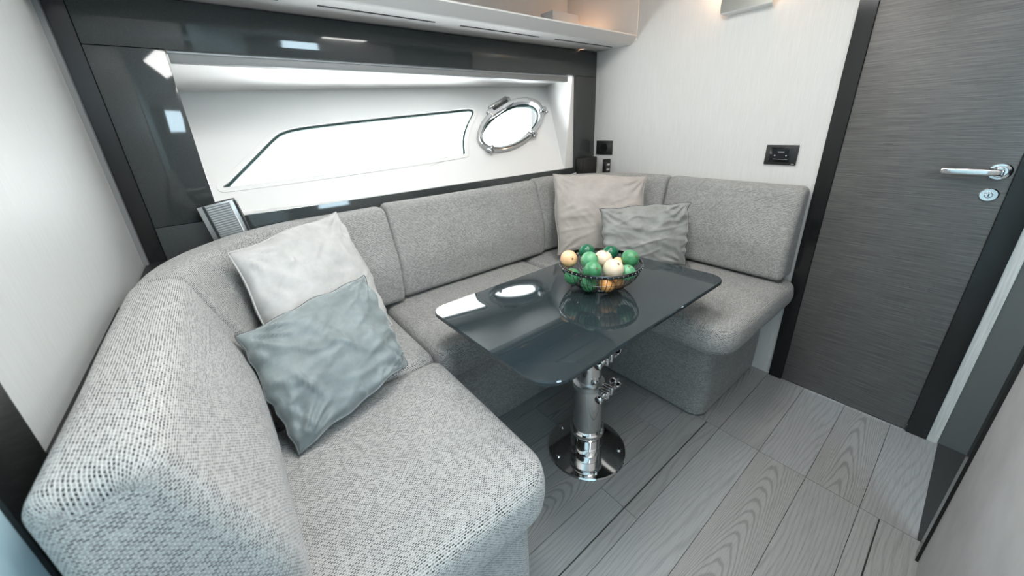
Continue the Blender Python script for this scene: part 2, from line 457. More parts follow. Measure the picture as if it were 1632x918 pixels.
# ------------------------------------------------------------------ glossy window surround
sur = thing('window_surround', 'dark grey high-gloss lacquered surround framing the deep white window recess', 'window frame', (0, YB, 1.0))
def sb(name, x0, x1, z0, z1):
    o = box(name, x0, x1, -.006, .012, z0-1.0, z1-1.0, M_gloss, sur, bev=.0012); return o
sb('top_rail', -.195, XR-.001, 1.504, 1.6345)
struct(box('wall_backing', XL-.04, XR+.04, YB+.013, YB+.03, 1.515, 1.65, M_blackm))  # unseen backing pieces added behind the rails to block outside light
struct(box('wall_backing', 1.795, XR+.04, YB+.013, YB+.03, .6, 1.515, M_blackm))
struct(box('wall_backing', XL-.04, XR+.04, YB+.013, YB+.02, .59, .952, M_blackm))
sb('stile', -.195, -.024, .984, 1.5025); sb('stile', 1.785, XR-.001, .975, 1.5025)
sb('bottom_rail', -.195, XR-.001, .60, .9825)
struct(box('wall_backing', XL-.04, -.03, YB+.012, YB+.05, .6, CZ, M_blackm))

# ------------------------------------------------------------------ recess: hull side, head, sill, cheeks
HO = Vector((1.468, 1.874, 1.244)); HU = Vector((.994, -.110, 0)).normalized(); HN = Vector((.0909, .8165, -.5713)).normalized()
HV = HN.cross(HU); HV = -HV if HV.z < 0 else HV; HV.normalize(); HN = -HN           # HN points into the cabin
def H(u, v_, d=0): return HO+HU*u+HV*v_+HN*d
HM = Matrix.Identity(4)
for i in range(3): HM[i][0], HM[i][1], HM[i][2], HM[i][3] = HU[i], HV[i], HN[i], HO[i]
def fill_outline(outline, holes, depth, bevel=0):
    cu = bpy.data.curves.new('c', 'CURVE'); cu.dimensions = '2D'; cu.fill_mode = 'BOTH'; cu.extrude = depth/2; cu.bevel_depth = bevel; cu.bevel_resolution = 2
    for pts in [outline]+holes:
        s = cu.splines.new('POLY'); s.points.add(len(pts)-1); s.use_cyclic_u = True
        for p, q in zip(s.points, pts): p.co = (q[0], q[1], 0, 1)
    o = bpy.data.objects.new('c', cu); COL.objects.link(o)
    dg = bpy.context.evaluated_depsgraph_get(); me = bpy.data.meshes.new_from_object(o.evaluated_get(dg))
    bpy.data.objects.remove(o); me.materials.clear(); return me
def catmull(pts, k=6):
    out = []; n = len(pts); P = [Vector(p) for p in pts]
    for i in range(n):
        p0, p1, p2, p3 = P[i-1], P[i], P[(i+1) % n], P[(i+2) % n]
        for j in range(k):
            t = j/k; out.append(.5*((2*p1)+(-p0+p2)*t+(2*p0-5*p1+4*p2-p3)*t*t+(-p0+3*p1-3*p2+p3)*t**3))
    return out
win = catmull([(-1.452, -.224), (-1.425, -.195), (-1.33, -.098), (-1.235, -.002), (-1.19, .028), (-1.12, .046), (-1.005, .060), (-.766, .084), (-.493, .108),
               (-.26, .128), (-.222, .129), (-.203, .118), (-.214, .088), (-.262, .03), (-.31, -.04), (-.338, -.11), (-.352, -.158), (-.372, -.168), (-.513, -.179), (-.843, -.200), (-1.12, -.215), (-1.40, -.227)])
def offs(pts, d):
    n = len(pts); A = sum(pts[i].x*pts[(i+1) % n].y-pts[(i+1) % n].x*pts[i].y for i in range(n)); s = 1 if A > 0 else -1
    return [pts[i]+Vector((-(pts[(i+1) % n]-pts[i-1]).normalized().y, (pts[(i+1) % n]-pts[i-1]).normalized().x))*d*s for i in range(n)]
PT = math.radians(27); PC = Vector((.012, .004))
def oval(a, b, n=64, c=PC):
    return [Vector((c.x+a*math.cos(t)*math.cos(PT)-b*math.sin(t)*math.sin(PT), c.y+a*math.cos(t)*math.sin(PT)+b*math.sin(t)*math.cos(PT))) for t in [2*PI*k/n for k in range(n)]]
hull = [Vector(p) for p in ((-1.85, -.42), (.62, -.42), (.62, .42), (-1.85, .42))]
hw = obj('wall_outboard', fill_outline(hull, [win, oval(.268, .108)], .03), M_white); hw.matrix_world = HM @ Matrix.Translation((0, 0, -.015)); struct(hw)
sharp(hw, 30)
# head of the recess (its far edge drops to the hull), sill and cheeks
E1, E2 = H(-1.56, .223), H(.50, .293)
struct(quad_prism('wall_recess_head', [(-.10, YB+.012, 1.504), (1.99, YB+.012, 1.504), E2+Vector((.06, .03, 0)), E1+Vector((-.1, .03, 0))], (0, 0, .02), M_white))
struct(quad_prism('wall_recess_sill', [(-.10, YB+.012, .960), (1.99, YB+.012, .955), H(.6, -.34), H(-1.75, -.34)], (0, 0, -.02), M_white))
struct(quad_prism('wall_recess_cheek', [(1.790, YB+.012, .95), (1.775, YB+.012, 1.52), H(.405, .32, -.01), H(.262, -.36, -.01)], (.03, 0, 0), M_white))
struct(quad_prism('wall_recess_cheek', [(-.03, YB+.012, .95), (-.03, YB+.012, 1.52), H(-1.63, .32, -.01), H(-1.63, -.36, -.01)], (-.03, 0, 0), M_white))
bc = thing('blind_cassette', 'slim pale grey blind cassette along the top of the window recess', 'blind', (.85, 1.67, 1.49))
box('cassette_body', -.87, .885, -.018, .022, -.018, .010, mat('cassette_grey', (.22, .225, .225), .5), bc, bev=.002)
box('highlight_strip', -.87, .885, -.021, -.017, .0075, .0125, M_white, bc)
# long hull window
w1 = struct(bpy.data.objects.new('window_1', None)); COL.objects.link(w1); w1.matrix_world = HM
def hpart(name, me, material, parent, z=0):
    o = obj(name, me, material, parent); o.location = (0, 0, z); return sharp(o, 30)
hpart('window_seal', fill_outline(offs(win, .001), [offs(win, .012)], .010), M_rubber, w1, -.016)
hpart('glass_pane', fill_outline(offs(win, .006), [], .004), M_glass, w1, -.034)
hpart('window_lip', fill_outline(offs(win, -.018), [offs(win, .002)], .003, .001), M_white, w1, .001)
# oval portlight
w2 = struct(bpy.data.objects.new('window_2', None)); COL.objects.link(w2); w2.matrix_world = HM
def loft(name, rings, material, parent, close=False):
    bm = bmesh.new(); V = [[bm.verts.new((p.x, p.y, z)) for p in r] for r, z in rings]; n = len(V[0])
    for a, b in zip(V, V[1:]+(V[:1] if close else [])):
        for k in range(n): bm.faces.new((a[k], a[(k+1) % n], b[(k+1) % n], b[k]))
    bmesh.ops.recalc_face_normals(bm, faces=bm.faces)
    return sharp(obj(name, bm, material, parent), 45)
loft('frame_ring', [(oval(.292, .134), 0), (oval(.295, .137), .016), (oval(.289, .131), .030), (oval(.276, .118), .033), (oval(.264, .104), .026), (oval(.258, .098), -.030), (oval(.268, .108), -.030)], M_port, w2, True)
loft('glass_ring', [(oval(.262, .102), -.006), (oval(.256, .096), -.004), (oval(.252, .092), -.010), (oval(.256, .098), -.03)], M_rubber, w2)
o = obj('glass_pane', fill_outline(oval(.258, .098), [], .004), M_glass, w2); o.location = (0, 0, -.02)
def loc2(t, rad, a=.275, b=.114):
    c, s = math.cos(t), math.sin(t); x, y = (a+rad)*c, (b+rad)*s
    return Vector((PC.x+x*math.cos(PT)-y*math.sin(PT), PC.y+x*math.sin(PT)+y*math.cos(PT)))
# hinge block along the upper left
hb = Matrix.Translation((-.030, .130, .016)) @ Matrix.Rotation(math.radians(27), 4, 'Z')
bm = box_bm(-.115, .095, -.036, .016, -.014, .020, .008, 3); bm.transform(hb); hg = sharp(obj('hinge', bm, M_port, w2))
bm = tube_bm([hb @ Vector((-.088, .016, .014)), hb @ Vector((.07, .016, .014))], .011, 12); obj('hinge_pin', bm, M_port, hg, True)
bm = box_bm(-.076, .06, -.012, .004, .012, .0225); bm.transform(hb); obj('hinge_slot', bm, M_blackm, hg)
for t in (math.radians(-158), math.radians(-78), math.radians(-22)):
    p = loc2(t, .018); q = loc2(t, -.012); d = (p-q).normalized()
    dg_ = tube('clamp_dog', [(q.x, q.y, .030), (q.x+d.x*.02, q.y+d.y*.02, .042), (p.x, p.y, .034), (p.x+d.x*.012, p.y+d.y*.012, .024)], [.009, .011, .012, .008], M_port, w2, 10)
    s_ = Vector((-d.y, d.x, 0))
    c = Vector((p.x+d.x*.010, p.y+d.y*.010, .030))
    tube('dog_knob', [c-s_*.021, c-s_*.013, c, c+s_*.013, c+s_*.021], [.009, .013, .008, .013, .009], M_port, dg_, 10)
    tube('dog_post', [(p.x, p.y, -.002), (p.x, p.y, .034)], .005, M_port, dg_, 8)

# ------------------------------------------------------------------ overhead open shelf
sh = thing('overhead_shelf', 'long off-white overhead shelf above the window with a warm lit right end', 'shelf', (.86, 1.5, 1.64))
def at0(o): return o
X0, X1 = XL-.86+.005, XR-.86-.003
bmx = bmesh.new()
prof = [(.136, 0.0), (-.098, -.006), (-.105, -.003), (-.146, .030), (-.146, .036), (-.128, .036), (-.128, .028), (-.098, .010), (.39, .010), (.39, 0.0)]
a = [bmx.verts.new((X0, y, z)) for y, z in prof]; b = [bmx.verts.new((X1, y, z)) for y, z in prof]
bmx.faces.new(a); bmx.faces.new(b[::-1])
for i in range(len(prof)): bmx.faces.new((a[i], b[i], b[(i+1) % len(prof)], a[(i+1) % len(prof)]))
bmesh.ops.recalc_face_normals(bmx, faces=bmx.faces)
obj('shelf_board', bmx, M_shelf, sh)
box('back_panel', X0, X1, .375, .39, .010, .37, M_shelf, sh)
box('end_panel', X1-.004, X1, -.142, .375, .012, .37, mat('pale_end_panel', (.66, .62, .58), .5), sh, bev=.0008)
box('divider_block', X1-.30, X1-.09, .20, .30, .010, .19, M_shelf, sh, bev=.003)
for xa, xb in ((-.10, .283), (.394, .813), (.927, 1.36), (1.467, 1.91)):
    box('vent_slot', xa-.86, xb-.86, -.020, -.012, -.0062, .0005, M_blackm, sh)
box('light_strip', X1-.06, X1-.012, .30, .36, .012, .02, M_warm, sh)
d = bpy.data.lights.new('shelf_lamp', 'AREA'); d.shape = 'RECTANGLE'; d.size = .10; d.size_y = .3; d.energy = .95; d.color = (1, .60, .38)
o = bpy.data.objects.new('shelf_lamp', d); COL.objects.link(o); o.location = (XR-.10, 1.70, 1.66); o.rotation_euler = (PI, math.radians(-25), 0)

# ------------------------------------------------------------------ door
dr = struct(bpy.data.objects.new('door_1', None)); COL.objects.link(dr); dr.location = (XR, .156, 0)
box('door_leaf', -.004, .03, -.221, .221, .006, 1.855, M_door, dr, bev=.001)
box('threshold_strip', -.006, .0, -.221, .135, .0, .004, M_chrome, dr)
hd = bpy.data.objects.new('handle', None); COL.objects.link(hd); hd.parent = dr; hd.location = (-.004, -.189, 1.048)
RX = Matrix.Rotation(-PI/2, 4, 'Y')   # z axis -> -x, into the room
lathe('rose', [(.026, 0), (.027, .004), (.024, .008), (.018, .0085), (.0165, .006), (.012, .006)], M_chrome, hd, 40, True, None, RX)
tube('lever_neck', [(-.006, 0, 0), (-.040, 0, 0), (-.046, .004, 0)], [.011, .009, .009], M_chrome, hd, 16)
bm = box_bm(-.053, -.041, -.010, .126, -.0105, .0105, .0055, 4)
sharp(obj('lever', bm, M_chrome, hd))
lk = bpy.data.objects.new('lock', None); COL.objects.link(lk); lk.parent = dr; lk.location = (-.004, -.186, .973)
lathe('escutcheon', [(.0215, 0), (.022, .003), (.019, .0065), (.010, .0062), (.0095, .005)], M_chrome, lk, 40, True, None, RX)
lathe('lock_barrel', [(.009, .004), (.009, .009), (.007, .0105)], M_chrome, lk, 24, True, None, RX)
box('keyhole', -.0108, -.0100, -.0012, .0012, -.005, .005, M_blackm, lk)

# ------------------------------------------------------------------ wall fittings
pn = thing('control_panel', 'black rectangular thermostat plate with two white dots beside the door frame', 'control panel', (XR, .578, 1.079))
box('frame_plate', -.008, 0, -.061, .061, -.042, .042, M_blackm, pn, bev=.002)
box('bezel', -.0095, -.0075, -.037, .042, -.030, .032, M_black, pn, bev=.0008)
box('display', -.0102, -.009, -.030, .033, -.020, .024, mat('display_glass', (.008, .010, .012), .1), pn)
for y in (-.021, .022): lathe('indicator_dot', [(.0026, 0), (.0026, .0004)], M_text, pn, 12, True, (-.0102, y, -.002), RX)
box('printed_line', -.0106, -.0101, -.012, .012, .0120, .0140, M_text, pn)
box('printed_line', -.0106, -.0101, -.028, .028, -.0180, -.0172, M_text, pn)
box('printed_line', -.0085, -.0079, -.055, -.045, -.0375, -.0358, M_text, pn)
so = thing('power_socket', 'small square black wall socket beside the glossy window surround', 'socket', (XR, 1.546, 1.092))
box('frame_plate', -.008, 0, -.062, .062, -.042, .042, M_blackm, so, bev=.002)
lathe('socket_well', [(.027, .0082), (.025, .0092), (.021, .0086), (.021, .0068), (.004, .0068)], M_black, so, 36, True, None, RX)
for y in (-.0095, .0095): lathe('pin_hole', [(.003, .0066), (.003, .0072)], M_text, so, 12, True, (0, y, 0), RX)
for z in (-.024, .024): box('earth_clip', -.0105, -.007, -.003, .003, z-.003, z+.003, M_chrome, so)
wl_ = thing('wall_lamp', 'mirrored rectangular wall lamp glowing warm at its sides above the sofa', 'lamp', (XR, .808, 1.672))
box('mirror_front', -.044, -.040, -.102, .102, .002, .33, M_mirror, wl_)
quad_prism('lamp_body', [(-.041, -.102, 0), (-.041, .102, 0), (0, .088, -.004), (0, -.088, -.004)], (0, 0, .006), M_white, wl_)
box('lamp_core', -.040, 0, -.070, .070, .006, .33, M_white, wl_)
for s in (-1, 1):
    box('glow_strip', -.026, -.012, s*.072-.001, s*.072+.001, .10, .32, M_warm, wl_)
for s in (-1, 1):
    d = bpy.data.lights.new('wall_lamp_light', 'AREA'); d.shape = 'RECTANGLE'; d.size = .03; d.size_y = .22; d.energy = 1.3; d.color = (1, .62, .38)
    o = bpy.data.objects.new('wall_lamp_light', d); COL.objects.link(o); o.location = (XR-.022, .808+s*.08, 1.86)
    o.rotation_euler = Vector((0, s, -.1)).to_track_quat('-Z', 'Y').to_euler()

# ------------------------------------------------------------------ sofa: bases
Z0s, Z1s = .405, .534
def base(name, corners, lab):
    t = slab(name, corners, 0.002, .400, .012, M_base, None, crown=0, wob=0); tag(t, lab, 'sofa base', 'fabric bases under the U-shaped sofa'); return t
t_ = 'sofa_base'
base(t_, [(XL+.03, .46, .012), (.385, .46, .05), (.385, 1.095, .012), (XL+.03, 1.095, .012)], 'fabric-covered sofa base under the nearest left seat cushion')
base(t_, [(XL+.03, 1.10, .012), (XR-.01, 1.10, .012), (XR-.01, YB-.02, .012), (XL+.03, YB-.02, .012)], 'dark woven fabric sofa base along the window wall behind the table')
base(t_, [(1.385, .51, .06), (XR-.006, .51, .012), (XR-.006, 1.095, .012), (1.385, 1.095, .012)], 'fabric-covered sofa base under the right seat beside the door frame')

# seat cushions
def seat(corners, lab, r=.036, crown=.008):
    o = slab('seat_cushion', corners, Z0s, Z1s, r, M_fabric, None, crown=crown); tag(o, lab, 'cushion', 'woven seat cushions of the U-shaped sofa'); return o
gq = .0035
seat([(XL+.02, .425, .045), (.432, .425, .085), (.432, 1.0-gq, .04), (XL+.02, 1.0-gq, .04)], 'pale woven seat cushion nearest the camera on the left bench')
seat([(XL+.02, 1.0+gq, .04), (.432-gq, 1.0+gq, .04), (.432-gq, YB-.02, .04), (XL+.02, YB-.02, .04)], 'woven corner seat cushion under the two left pillows')
seat([(.432+gq, .992, .04), (1.247, .992, .04), (1.247, YB-.02, .04), (.432+gq, YB-.02, .04)], 'grey woven seat cushion in the middle under the window')
seat([(1.25+2*gq, .999, .04), (XR-.012, .999, .04), (XR-.012, YB-.02, .04), (1.25+2*gq, YB-.02, .04)], 'woven corner seat cushion under the two right pillows')
seat([(1.25, .405, .11), (XR-.006, .405, .05), (XR-.006, .990, .04), (1.25, .990, .04)], 'grey woven seat cushion of the right bench beside the door frame', .045)

# backrests
def bprof(dbot, dtop, z0, z1, back=.0, bulge=.012):
    return rounded_profile([(back, z0), (dbot, z0), (dbot+bulge*.6-.0*(dbot-dtop), z0+.17), (dtop, z1), (back, z1-.004)], [.03, .032, .25, .045, .032])
ZB = .546
def line(x0, y0, x1, y1, nx, ny, k=8):
    return [(x0+(x1-x0)*i/k, y0+(y1-y0)*i/k, nx, ny) for i in range(k+1)]
def arc(cx, cy, r, a0, a1, k=14):
    out = []
    for i in range(k+1):
        t = math.radians(a0+(a1-a0)*i/k); out.append((cx+r*math.cos(t), cy+r*math.sin(t), -math.cos(t), -math.sin(t)))
    return out
pl_ = bprof(.180, .098, ZB, .955, .0, 0)
o = sweep('backrest_cushion', line(XL+.030, .455, XL+.030, 1.128, 1, 0), pl_, .029, M_fabric); tag(o, 'pale woven backrest cushion closest to the camera along the left wall', 'backrest', 'woven backrest cushions of the U-shaped sofa')
pc = bprof(.190, .105, ZB, .948)
o = sweep('backrest_cushion', arc(.28, 1.131, .5, 180, 90)+[(.40, 1.631, 0, -1), (.517, 1.631, 0, -1)], pc, .022, M_fabric); tag(o, 'curved woven backrest cushion wrapping the left corner behind the cream pillow', 'backrest', 'woven backrest cushions of the U-shaped sofa')
pb = bprof(.160, .090, ZB, .957)
o = sweep('backrest_cushion', line(.520, YB-.010, 1.372, YB-.010, 0, -1, 12), pb, .022, M_fabric); tag(o, 'wide grey woven backrest cushion in the middle below the window', 'backrest', 'woven backrest cushions of the U-shaped sofa')
pr = bprof(.140, .085, ZB, .962)
o = sweep('backrest_cushion', [(1.376, YB-.010, 0, -1), (1.44, YB-.010, 0, -1)]+arc(1.47, 1.138, .49, 90, 0)+[(1.96, 1.10, -1, 0), (1.96, 1.055, -1, 0)], pr, .022, M_fabric); tag(o, 'curved woven backrest cushion wrapping the right corner behind the beige pillow', 'backrest', 'woven backrest cushions of the U-shaped sofa')
o = sweep('backrest_cushion', line(1.962, 1.051, 1.962, .437, -1, 0, 10), pr, .029, M_fabric); tag(o, 'grey woven backrest cushion on the right wall beside the black door frame', 'backrest', 'woven backrest cushions of the U-shaped sofa')

# ------------------------------------------------------------------ pillows
def pillow(name, tl, tr, br, bl, T, material, lab, ruffle=0, seed=0, pinch=.035, wr=.006, pip=.0028, facing=None, pipmat=None):
    tl, tr, br, bl = (Vector(p) for p in (tl, tr, br, bl)); NG = 56
    cen = (tl+tr+br+bl)/4; nrm = ((tr-bl).cross(tl-br)).normalized()
    if nrm.dot(Vector((0, 0, 1.25))-cen) < 0: nrm = -nrm
    ex = ((tr+br)-(tl+bl))/2; ey = ((tl+tr)-(bl+br))/2; W_, H_ = ex.length, ey.length
    def plan(u, v_):
        # sides bow inward between the pointed corners
        pu = u+pinch*(math.sin(PI*v_)*.8-math.sin(PI*v_)**4*.9)*(1-2*u)*(abs(2*u-1)**3)
        pv = v_+pinch*(math.sin(PI*u)*.8-math.sin(PI*u)**4*.9)*(1-2*v_)*(abs(2*v_-1)**3)
        if ruffle:
            e = abs(2*u-1)**14
            pu += e*ruffle*(.008+.014*noise.noise(Vector((v_*5, seed, u*3))))*math.sin(v_*30+seed+3*noise.noise(Vector((v_*3, seed, 1))))*(1 if u > .5 else -1)
            e2 = abs(2*v_-1)**14
            pv += e2*ruffle*.008*math.sin(u*23+seed*2)
        return (bl*(1-pu)*(1-pv)+br*pu*(1-pv)+tr*pu*pv+tl*(1-pu)*pv)
    def thick(u, v_, side):
        a = 1-abs(2*u-1)**2.4; b = 1-abs(2*v_-1)**2.4
        t = T*(max(0, a*b))**.52
        q = Vector((u*2.2+seed, v_*2.2, side*3.1+seed))
        edge = 1-min(1, a*b*1.6)
        w1_ = noise.noise(q*1.6)*1.4
        # creases running in from the corners and gathered sides
        cr = 0
        for (cu, cv) in ((0, 0), (1, 0), (0, 1), (1, 1)):
            du, dv = u-cu, v_-cv; r_ = math.hypot(du, dv); an = math.atan2(abs(dv), abs(du))
            cr += math.sin(an*15+seed+noise.noise(q*2.0)*3)*math.exp(-((r_-.16)/.14)**2)
        side_g = math.sin(v_*30+seed+noise.noise(q*3)*3)*(abs(2*u-1)**5)*(.7 if ruffle else .25)
        rid = (1-abs(noise.noise(Vector((u*2.6+seed*2, v_*6.5+u*2.5, seed))))*2.2)
        fold = 0
        for kx, ky, ph in ((5.5, 2.0, 0), (2.2, -6.0, 2.1), (7.5, 5.0, 4.4)):      # long soft folds with sharp crests
            f_ = noise.noise(Vector((u*kx+v_*ky+seed+ph, (u*ky-v_*kx)*.28, seed+ph)))
            fold += (1-min(1, abs(f_)*4.5))**2*max(0, noise.noise(Vector((u*3+ph, v_*3, seed)))+.25)
        return t+wr*min(1, a*b*7)*(w1_+cr*.9+side_g+max(0, rid)*.6+fold*1.5)
    bm = bmesh.new(); uvl = bm.loops.layers.uv.new('UVMap'); rows = {}
    for side in (1, -1):
        for i in range(NG+1):
            for j in range(NG+1):
                u, v_ = i/NG, j/NG
                if (i in (0, NG) or j in (0, NG)):
                    if side == -1: rows[(side, i, j)] = rows[(1, i, j)]; continue
                    rows[(side, i, j)] = bm.verts.new(plan(u, v_))
                else: rows[(side, i, j)] = bm.verts.new(plan(u, v_)+nrm*side*thick(u, v_, side))
    for side in (1, -1):
        for i in range(NG):
            for j in range(NG):
                q = [(i, j), (i+1, j), (i+1, j+1), (i, j+1)]
                if side == -1: q = q[::-1]
                f = bm.faces.new([rows[(side, a_, b_)] for a_, b_ in q])
                for lp, (a_, b_) in zip(f.loops, q): lp[uvl].uv = (a_/NG*W_+side, b_/NG*H_)
    bmesh.ops.recalc_face_normals(bm, faces=bm.faces)
    o = obj(name, bm, material, None, True); tag(o, lab, 'pillow', 'scatter pillows in the sofa corners')
    K = 60; pts = [plan(i/K, 1) for i in range(K)]+[plan(1, 1-i/K) for i in range(K)]+[plan(1-i/K, 0) for i in range(K)]+[plan(0, i/K) for i in range(K)]
    tube('piping', pts, pip, pipmat or material, o, 6, True)
    return o
PI_D = mat('dark_piping', (.10, .11, .11), .8)
pillow('pillow', (-.028, 1.272, .945), (.322, 1.508, .966), (.373, 1.240, .572), (.03, 1.08, .572), .075, M_cream_l, 'large cream linen pillow leaning in the left corner', 0, 2.9, .045, .008)
pillow('pillow', (-.058, 1.016, .806), (.291, 1.165, .818), (.316, .958, .578), (-.012, .834, .550), .068, M_velvet_b, 'blue-grey velvet pillow with dark seam in front of the left cream pillow', 1, 4.1, .035, .010, .0022, None, PI_D)
pillow('pillow', (1.445, 1.480, .988), (1.770, 1.112, .968), (1.690, 1.065, .575), (1.35, 1.345, .575), .066, M_cream, 'large beige linen pillow standing in the right corner', 0, 7.7, .045, .006)
pillow('pillow', (1.462, 1.160, .838), (1.745, .850, .868), (1.699, .810, .568), (1.400, 1.064, .575), .050, M_velvet_g, 'small silver-grey velvet pillow in front of the right beige pillow', 1, 9.2, .035, .009, .0024, None, PI_D)

# ------------------------------------------------------------------ table
ZT = .690
tb = thing('pedestal_table', 'smoked glass dining table on a polished steel pedestal', 'table', (.907, .741, 0))
oc = Vector((.907, .741))
co = [(.452, .486, .085), (1.385, .494, .060), (1.335, 1.050, .075), (.440, 1.036, .050)]
outl = [p-oc for p in arc_outline(co)]
def tabletop():
    bm = bmesh.new(); rings = []
    for ins, z in ((.004, ZT-.014), (0, ZT-.011), (0, ZT-.003), (.0025, ZT)):
        rings.append([bm.verts.new((p.x, p.y, z)) for p in inset(outl, ins)])
    n = len(outl)
    for a_, b_ in zip(rings, rings[1:]):
        for k in range(n): bm.faces.new((a_[k], a_[(k+1) % n], b_[(k+1) % n], b_[k]))
    bm.faces.new(rings[0][::-1]); bm.faces.new(rings[-1])
    return bm
o = obj('tabletop', tabletop(), M_table, tb); sharp(o, 25)
lathe('base_plate', [(.157, 0), (.158, .004), (.154, .009), (.070, .011)], M_chrome, tb, 72)
for k in range(5):
    a_ = math.radians(20+72*k); lathe('bolt', [(.0085, .009), (.0085, .012), (.006, .0145), (.003, .0135)], M_chrome, tb, 16, True, (.130*math.cos(a_), .130*math.sin(a_), 0))
lathe('lower_collar', [(.0615, .009), (.0625, .012), (.0625, .045), (.0610, .046), (.0610, .048), (.0625, .049), (.0625, .088), (.066, .092), (.068, .104), (.066, .114), (.061, .118)], M_chrome, tb, 56)
lathe('lower_tube', [(.0555, .114), (.0555, .325)], M_chrome, tb, 56)
lathe('collar_ring', [(.0560, .312), (.0600, .316), (.0608, .326), (.0600, .336), (.049, .338)], M_silver, tb, 56)
lathe('upper_tube', [(.046, .330), (.046, .600)], M_chrome, tb, 56)
lathe('collar_ring', [(.047, .470), (.051, .474), (.0515, .484), (.051, .492), (.040, .494)], M_silver, tb, 56)
lathe('top_tube', [(.0385, .49), (.0385, .655)], M_chrome, tb, 48)
lathe('top_plate', [(.10, .655), (.10, .663), (.06, .6755)], M_blackm, tb, 48)
def clamp(z, rad, ang=-28):
    e = bpy.data.objects.new('clamp', None); COL.objects.link(e); e.parent = tb; e.location = (0, 0, z); e.rotation_euler = (0, 0, math.radians(ang))
    # local +x points away from the column, to the right in view
    box('clamp_ear', rad-.004, rad+.040, -.022, -.006, -.016, .018, M_chrome, e, bev=.005, seg=3)
    box('clamp_ear', rad-.004, rad+.040, .006, .022, -.016, .018, M_chrome, e, bev=.005, seg=3)
    tube('clamp_bolt', [(rad+.022, -.042, 0), (rad+.022, .050, 0)], .0085, M_chrome, e, 16)
    kb = bpy.data.objects.new('star_knob', None)
    bm = bmesh.new()
    out = []
    for k in range(60):
        t = 2*PI*k/60; r_ = .0165+.0055*math.cos(5*t); out.append((r_*math.cos(t), r_*math.sin(t)))
    pr_ = [(.8, .046), (1, .050), (1, .072), (.85, .078)]
    V = [[bm.verts.new((rad+.022+x*f, y_, z_*f)) for x, z_ in out] for f, y_ in pr_]
    for a_, b_ in zip(V, V[1:]):
        for k in range(60): bm.faces.new((a_[k], a_[(k+1) % 60], b_[(k+1) % 60], b_[k]))
    bm.faces.new(V[0]); bm.faces.new(V[-1][::-1]); bmesh.ops.recalc_face_normals(bm, faces=bm.faces)
    sharp(obj('star_knob', bm, M_chrome, e), 40)
    tube('bolt_head', [(rad+.022, -.062, 0), (rad+.022, -.040, 0)], .0135, M_chrome, e, 20)
clamp(.322, .056, -82); clamp(.462, .047, -82)

# ------------------------------------------------------------------ fruit bowl
BC = Vector((.985, .772, ZT)); bw = thing('wire_bowl', 'round polished wire fruit bowl standing on the smoked glass table', 'bowl', BC)
BP = [(.052, .003), (.075, .010), (.096, .022), (.115, .038), (.128, .055), (.137, .073), (.142, .090)]
lathe('rim_band', [(.1405, .086), (.1435, .086), (.1450, .092), (.1443, .0975), (.1415, .0975), (.1405, .092)], M_bowl, bw, 72, False)
circ = lambda r_, z, k=48: [(r_*math.cos(2*PI*i/k), r_*math.sin(2*PI*i/k), z) for i in range(k)]
tube('base_ring', circ(.052, .003), .0028, M_bowl, bw, 8, True)
tube('middle_ring', circ(.127, .054), .0011, M_bowl, bw, 6, True)
wire = tube('wire', [(r_, 0, z) for r_, z in BP], .0011, M_bowl, bw, 6)
rv = obj('rivet', lathe_bm([(.0018, 0), (.0016, .001), (.0008, .0016)], 8, True, None, Matrix.Translation((.1445, 0, .0918)) @ Matrix.Rotation(PI/2, 4, 'Y')), M_silver, bw)
for k in range(1, 52):
    for s_ in (wire, rv):
        c = s_.copy(); COL.objects.link(c); c.rotation_euler = (0, 0, 2*PI*k/52)
lathe('base_disc', [(.050, .0015), (.050, .0030)], M_blackm, bw, 32)

def skin(name, c1, c2, rough=.35):
    mt = mat(name, c1, rough); v_ = coords(mt, 'Object'); n_ = noise_tex(mt, v_, 38, 4, .6)
    L(mt, ramp(mt, n_, [(.3, c1), (.7, c2)]), B(mt).inputs['Base Color']); bump(mt, noise_tex(mt, v_, 420, 1), .2, .0006)
    B(mt).inputs['Subsurface Weight'].default_value = .05; B(mt).inputs['Subsurface Radius'].default_value = (.01, .01, .005)
    return mt
G1 = skin('lime_green', (.022, .155, .055), (.10, .33, .16)); G2 = skin('lime_light', (.05, .24, .10), (.20, .46, .27)); G3 = skin('lime_dark', (.006, .085, .04), (.02, .16, .08), .2)
O1 = skin('tangerine_skin', (.78, .42, .19), (.86, .58, .36)); O2 = skin('pale_citrus_skin', (.72, .56, .40), (.80, .70, .55)); O3 = skin('orange_skin', (.72, .32, .09), (.80, .42, .17))
M_stem = mat('dry_stem', (.16, .11, .05), .8)
def fruit(name, lab, cat, p, r, material, squash=1.0, tilt=(0, 0), tip=0, grp=None):
    bm = bmesh.new(); n, mm = 28, 18; prof = []
    for j in range(1, mm):
        t = PI*j/mm; rr = r*math.sin(t); zz = -r*squash*math.cos(t)
        zz -= -.10*r*math.exp(-((t)/.25)**2)*-1 if not tip else 0
        if not tip:
            if t < .5: zz += .10*r*(1-t/.5)**2
            if t > PI-.5: zz -= .12*r*(1-(PI-t)/.5)**2
        else:
            if t > PI-.6: zz += tip*r*(1-(PI-t)/.6)**2
        prof.append((rr*(1+.0), zz))
    lathe_bm(prof, n, True, bm)
    for v_ in bm.verts: v_.co *= 1+.02*noise.noise(v_.co*45+Vector(p)*10)
    o = obj(name, bm, material, None, True, Vector(p)); o.rotation_euler = (tilt[0], tilt[1], 0)
    tag(o, lab, cat, grp)
    s = obj('stem', lathe_bm([(r*.10, 0), (r*.13, r*.03), (r*.07, r*.07)], 7), M_stem, o, loc=(0, 0, prof[-1][1]-.0003))
    return o
